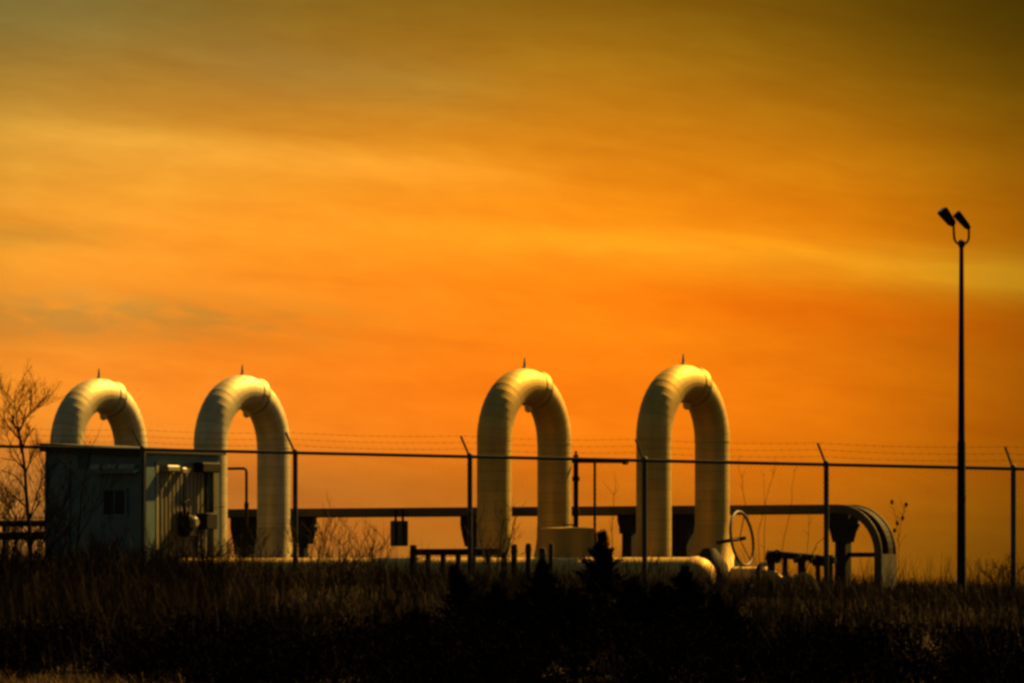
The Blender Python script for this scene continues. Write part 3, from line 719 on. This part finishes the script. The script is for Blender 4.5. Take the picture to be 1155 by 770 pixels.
for px, py in ((1006,566),(1009,598),(1022,569),(1018,584),(1012,590)):
    p = pix(px, py, 73.5)-wd.location; sh.lathe([(.008,-.03),(.024,-.01),(.026,.01),(.008,.035)], p, 'z', 7)
sh.build('seed_heads', M_BARK, wd, True)
plant('tall_weed', 'single dead stalk standing above the dark cedar top', 'weed', [([(689,640),(690,600),(692,570),(695,542)], .008, .002)], 69.5, 53, 0, 6, .22, M_WEED)
plant('bare_shrub', 'small dark bush at the foot of the last fence post', 'shrub', [([(1132,680),(1133,655),(1131,640)], .01, .003), ([(1135,680),(1140,660),(1146,645)], .008, .003), ([(1131,680),(1122,662),(1118,650)], .008, .003)], 72, 54, 2, 9, .22)

for k, (px, y1, w_, Y_, lb) in enumerate(((455,672,38,67,'dark twiggy bush left of the leaning cedar'), (535,655,34,66,'dark twiggy bush right of the leaning cedar'), (588,652,30,66.5,'dark twiggy bush left of the short cedar below the bollards'),
        (640,648,32,67,'dark twiggy bush just left of the tallest cedar'), (722,646,36,67,'dark twiggy bush right of the tallest cedar'), (800,658,36,66,'dark twiggy bush right of the bushy cedar'), (850,682,40,65,'low dark bush below the handwheel'), (945,690,40,64,'low dark bush below the tray bend'),
        (60,655,40,70,'dark bush at the foot of the thin sapling'), (150,660,42,69,'dark bush below the shelter corner'), (20,640,34,71,'dark bush left of the bare tree foot'), (255,672,36,68,'dark bush below the sapling with the leaning branch'), (345,688,36,66,'dark bush below the second fence post from the shelter'),
        (12,618,30,73.5,'tall dark bush crowding the left edge beside the bare tree'), (70,622,30,73.5,'tall dark bush covering the foot of the shelter\'s left corner'), (122,630,30,73,'dark bush covering the wall under the square window'), (178,626,28,73.5,'tall dark bush covering the foot of the shelter doors'), (214,632,26,73,'dark bush beside the meter boxes of the shelter'))):
    rnd = random.Random(200+k); lm = []
    for j in range(15 if Y_ > 72 else 11):
        dx = rnd.uniform(-w_,w_); yt = y1+rnd.uniform(0,26)+abs(dx)*.5; lm.append(([(px+dx*.2,740),(px+dx*.55,(740+yt)/2+6),(px+dx,yt)], .013, .005))
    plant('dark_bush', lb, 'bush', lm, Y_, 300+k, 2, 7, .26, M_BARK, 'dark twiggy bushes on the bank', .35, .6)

def cedar(px, ptop, Y, rad, seed, label, lean=0.0, nf=5200):
    rng = np.random.default_rng(seed); rnd = random.Random(seed)
    top = pix(px, ptop, Y); bx_ = top.x-lean; g = gz(bx_, Y); H = top.z-g
    t = thing('cedar_tree', label, 'evergreen', (bx_, Y, g), 0, 'dark young cedars on the bank')
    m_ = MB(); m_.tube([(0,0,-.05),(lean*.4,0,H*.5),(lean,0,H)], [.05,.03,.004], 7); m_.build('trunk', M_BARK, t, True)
    V_ = []; Fc = []; bm_ = MB()
    nb = int(110+H*70)
    for i in range(nb):
        s_ = rnd.uniform(.04,1)**.85; ang = rnd.uniform(0,6.283); ln = rad*((1-s_)**1.0)*rnd.uniform(.35,1.35)+.04
        p0 = Vector((lean*s_,0,H*s_)); d = Vector((math.cos(ang), math.sin(ang), rnd.uniform(.25,.9))).normalized()
        p1 = p0+d*ln; bm_.tube([p0, p1], [.008,.002], 3, False)
        m = max(12, int(2.2*nf/nb*ln/(rad*.55)))
        for j in range(m):
            q_ = rnd.uniform(.12,1.05); sg = .030*(1.2-q_); c = p0+d*ln*q_+Vector((rnd.gauss(0,sg),rnd.gauss(0,sg),rnd.gauss(0,sg)))
            l2 = rnd.uniform(.025,.065); wv = Vector((rnd.gauss(0,1),rnd.gauss(0,1),rnd.gauss(0,.6))).normalized(); dv = (d*.8+Vector((rnd.gauss(0,.5),rnd.gauss(0,.5),rnd.gauss(.25,.4)))).normalized()
            o = len(V_); V_ += [c-dv*l2*.5-wv*.008, c-dv*l2*.5+wv*.008, c+dv*l2]; Fc.append((o,o+1,o+2))
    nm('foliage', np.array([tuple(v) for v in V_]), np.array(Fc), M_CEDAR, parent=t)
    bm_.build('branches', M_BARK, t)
cedar(679, 600, 68, .62, 1, 'tallest dark cedar with a pointed top before the rightmost loops', nf=9000)
cedar(612, 634, 66, .50, 2, 'short dark cedar below the bollards', nf=6500)
cedar(772, 640, 65, .60, 3, 'dark bushy cedar below the domed end of the pipeline', nf=7000)
cedar(512, 641, 65, .45, 4, 'dark cedar leaning left below the guard rail', lean=-.28, nf=5500)
cedar(715, 655, 64, .60, 5, 'low spreading dark cedar right of the tallest cedar', nf=6000)
cedar(560, 662, 63.5, .62, 6, 'low dark cedar between the leaning cedar and the short one', nf=6000)
cedar(646, 668, 63, .65, 7, 'low broad dark cedar at the foot of the tallest cedar', nf=6000)

def clump(x, y, s, seed):
    r_ = np.random.default_rng(seed).uniform(0, 6.28, 6)
    return .5+.25*np.sin(x*s+r_[0]+1.7*np.sin(y*s*.7+r_[1]))+.25*np.sin(y*s*1.3+r_[2]+1.3*np.sin(x*s*1.9+r_[3]))
cedar(470, 690, 62.5, .70, 8, 'low dark cedar furthest left in the clump, under the guard rail', nf=6500)
cedar(588, 672, 62, .70, 9, 'low dark cedar in front of the short cedar', nf=6500)
cedar(742, 660, 63, .72, 10, 'low dark cedar left of the bushy cedar under the pipeline end', nf=6500)
cedar(808, 672, 62.5, .66, 11, 'low dark cedar furthest right in the clump', nf=6000)

# brush: a dark thicket of stems and leaves over the lower bank, uncountable
rng = np.random.default_rng(12)
def blades(n, xr, yr, h0, h1, wid, rng, dens=None, lean=.25, hf=None):
    x = rng.uniform(*xr, n); y = rng.uniform(*yr, n)
    if dens is not None:
        k = rng.uniform(0,1,n) < dens(x, y); x, y = x[k], y[k]; n = len(x)
    z = ground(x, y)-.02; h = rng.uniform(h0, h1, n)
    if hf is not None: h = h*hf(x, y)
    ang = rng.uniform(0, 6.283, n); tx, ty = rng.normal(0, lean, n), rng.normal(0, lean, n)
    wx, wy = np.cos(ang)*wid, np.sin(ang)*wid*.6
    V_ = np.empty((n, 7, 3)); 
    for i, (s_, ww) in enumerate(((0,1),(.45,.85),(.8,.5))):
        px_, py_ = x+tx*h*s_**2, y+ty*h*s_**2; pz = z+h*s_*(1-.12*s_)
        V_[:,2*i] = np.stack([px_-wx*ww, py_-wy*ww, pz], 1); V_[:,2*i+1] = np.stack([px_+wx*ww, py_+wy*ww, pz], 1)
    V_[:,6] = np.stack([x+tx*h, y+ty*h, z+h*.9], 1)
    o = np.arange(n)*7
    T = [(0,1,3),(0,3,2),(2,3,5),(2,5,4),(4,5,6)]
    Fc = np.concatenate([np.stack([o+a_, o+b_, o+c_], 1) for a_, b_, c_ in T])
    return V_.reshape(-1,3), Fc
def fb(x, y): return x*ST+(y-Y0)*CT
v1, f1 = blades(170000, (-13,13), (58,92), .24, .58, .0045, rng, lambda x, y: (.35+.65*clump(x, y, 1.6, 1))*(.25+.75*sstep(y+1.2*np.sin(x*.9), 65, 69)), .28, lambda x, y: (.35+.8*clump(x, y, .9, 2)+.45*clump(x, y, 3.7, 21)**2)*np.where(fb(x,y) > 1.2, .45, 1))
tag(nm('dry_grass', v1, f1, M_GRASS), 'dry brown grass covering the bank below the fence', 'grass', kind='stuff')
v2, f2 = blades(26000, (-9,9), (60,80), .45, .95, .0032, rng, lambda x, y: .1+.9*clump(x, y, 1.1, 5)**2, .16)
v2b, f2b = blades(9000, (-7.6,-3.2), (66,77), .55, 1.05, .0032, rng, lambda x, y: .2+.8*clump(x, y, 1.7, 15)**2, .22)
f2 = np.concatenate([f2, f2b+len(v2)]); v2 = np.concatenate([v2, v2b])
tag(nm('tall_dead_stalks', v2, f2, M_WEED), 'thin dead stalks standing above the grass', 'grass', kind='stuff')
# thicket
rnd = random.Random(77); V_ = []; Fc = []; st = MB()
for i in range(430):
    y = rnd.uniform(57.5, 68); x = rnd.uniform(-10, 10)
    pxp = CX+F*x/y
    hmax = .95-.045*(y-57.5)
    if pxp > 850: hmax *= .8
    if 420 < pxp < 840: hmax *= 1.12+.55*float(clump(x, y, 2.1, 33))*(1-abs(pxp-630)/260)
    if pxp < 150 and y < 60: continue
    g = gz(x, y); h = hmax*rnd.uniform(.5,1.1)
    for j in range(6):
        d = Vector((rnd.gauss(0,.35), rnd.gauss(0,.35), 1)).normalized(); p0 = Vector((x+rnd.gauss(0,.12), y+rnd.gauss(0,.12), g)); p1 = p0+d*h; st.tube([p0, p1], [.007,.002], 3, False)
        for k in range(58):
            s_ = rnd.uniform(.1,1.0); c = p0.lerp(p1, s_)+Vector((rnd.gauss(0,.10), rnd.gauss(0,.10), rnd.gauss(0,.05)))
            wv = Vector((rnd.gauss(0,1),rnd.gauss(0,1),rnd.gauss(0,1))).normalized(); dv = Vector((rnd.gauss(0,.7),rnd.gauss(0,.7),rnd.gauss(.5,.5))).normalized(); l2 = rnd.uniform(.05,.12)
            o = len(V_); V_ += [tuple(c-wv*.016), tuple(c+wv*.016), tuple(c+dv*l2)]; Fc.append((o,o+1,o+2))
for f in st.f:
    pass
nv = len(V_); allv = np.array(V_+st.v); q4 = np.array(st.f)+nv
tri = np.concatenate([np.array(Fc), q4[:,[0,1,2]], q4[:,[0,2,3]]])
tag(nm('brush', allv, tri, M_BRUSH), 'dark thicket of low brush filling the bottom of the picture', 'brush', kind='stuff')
# pale straw tufts in the near left corner
v3, f3 = blades(9000, (-6.4,-3.2), (55,58.5), .25, .6, .006, rng, lambda x, y: clump(x, y, 3.0, 8), .4)
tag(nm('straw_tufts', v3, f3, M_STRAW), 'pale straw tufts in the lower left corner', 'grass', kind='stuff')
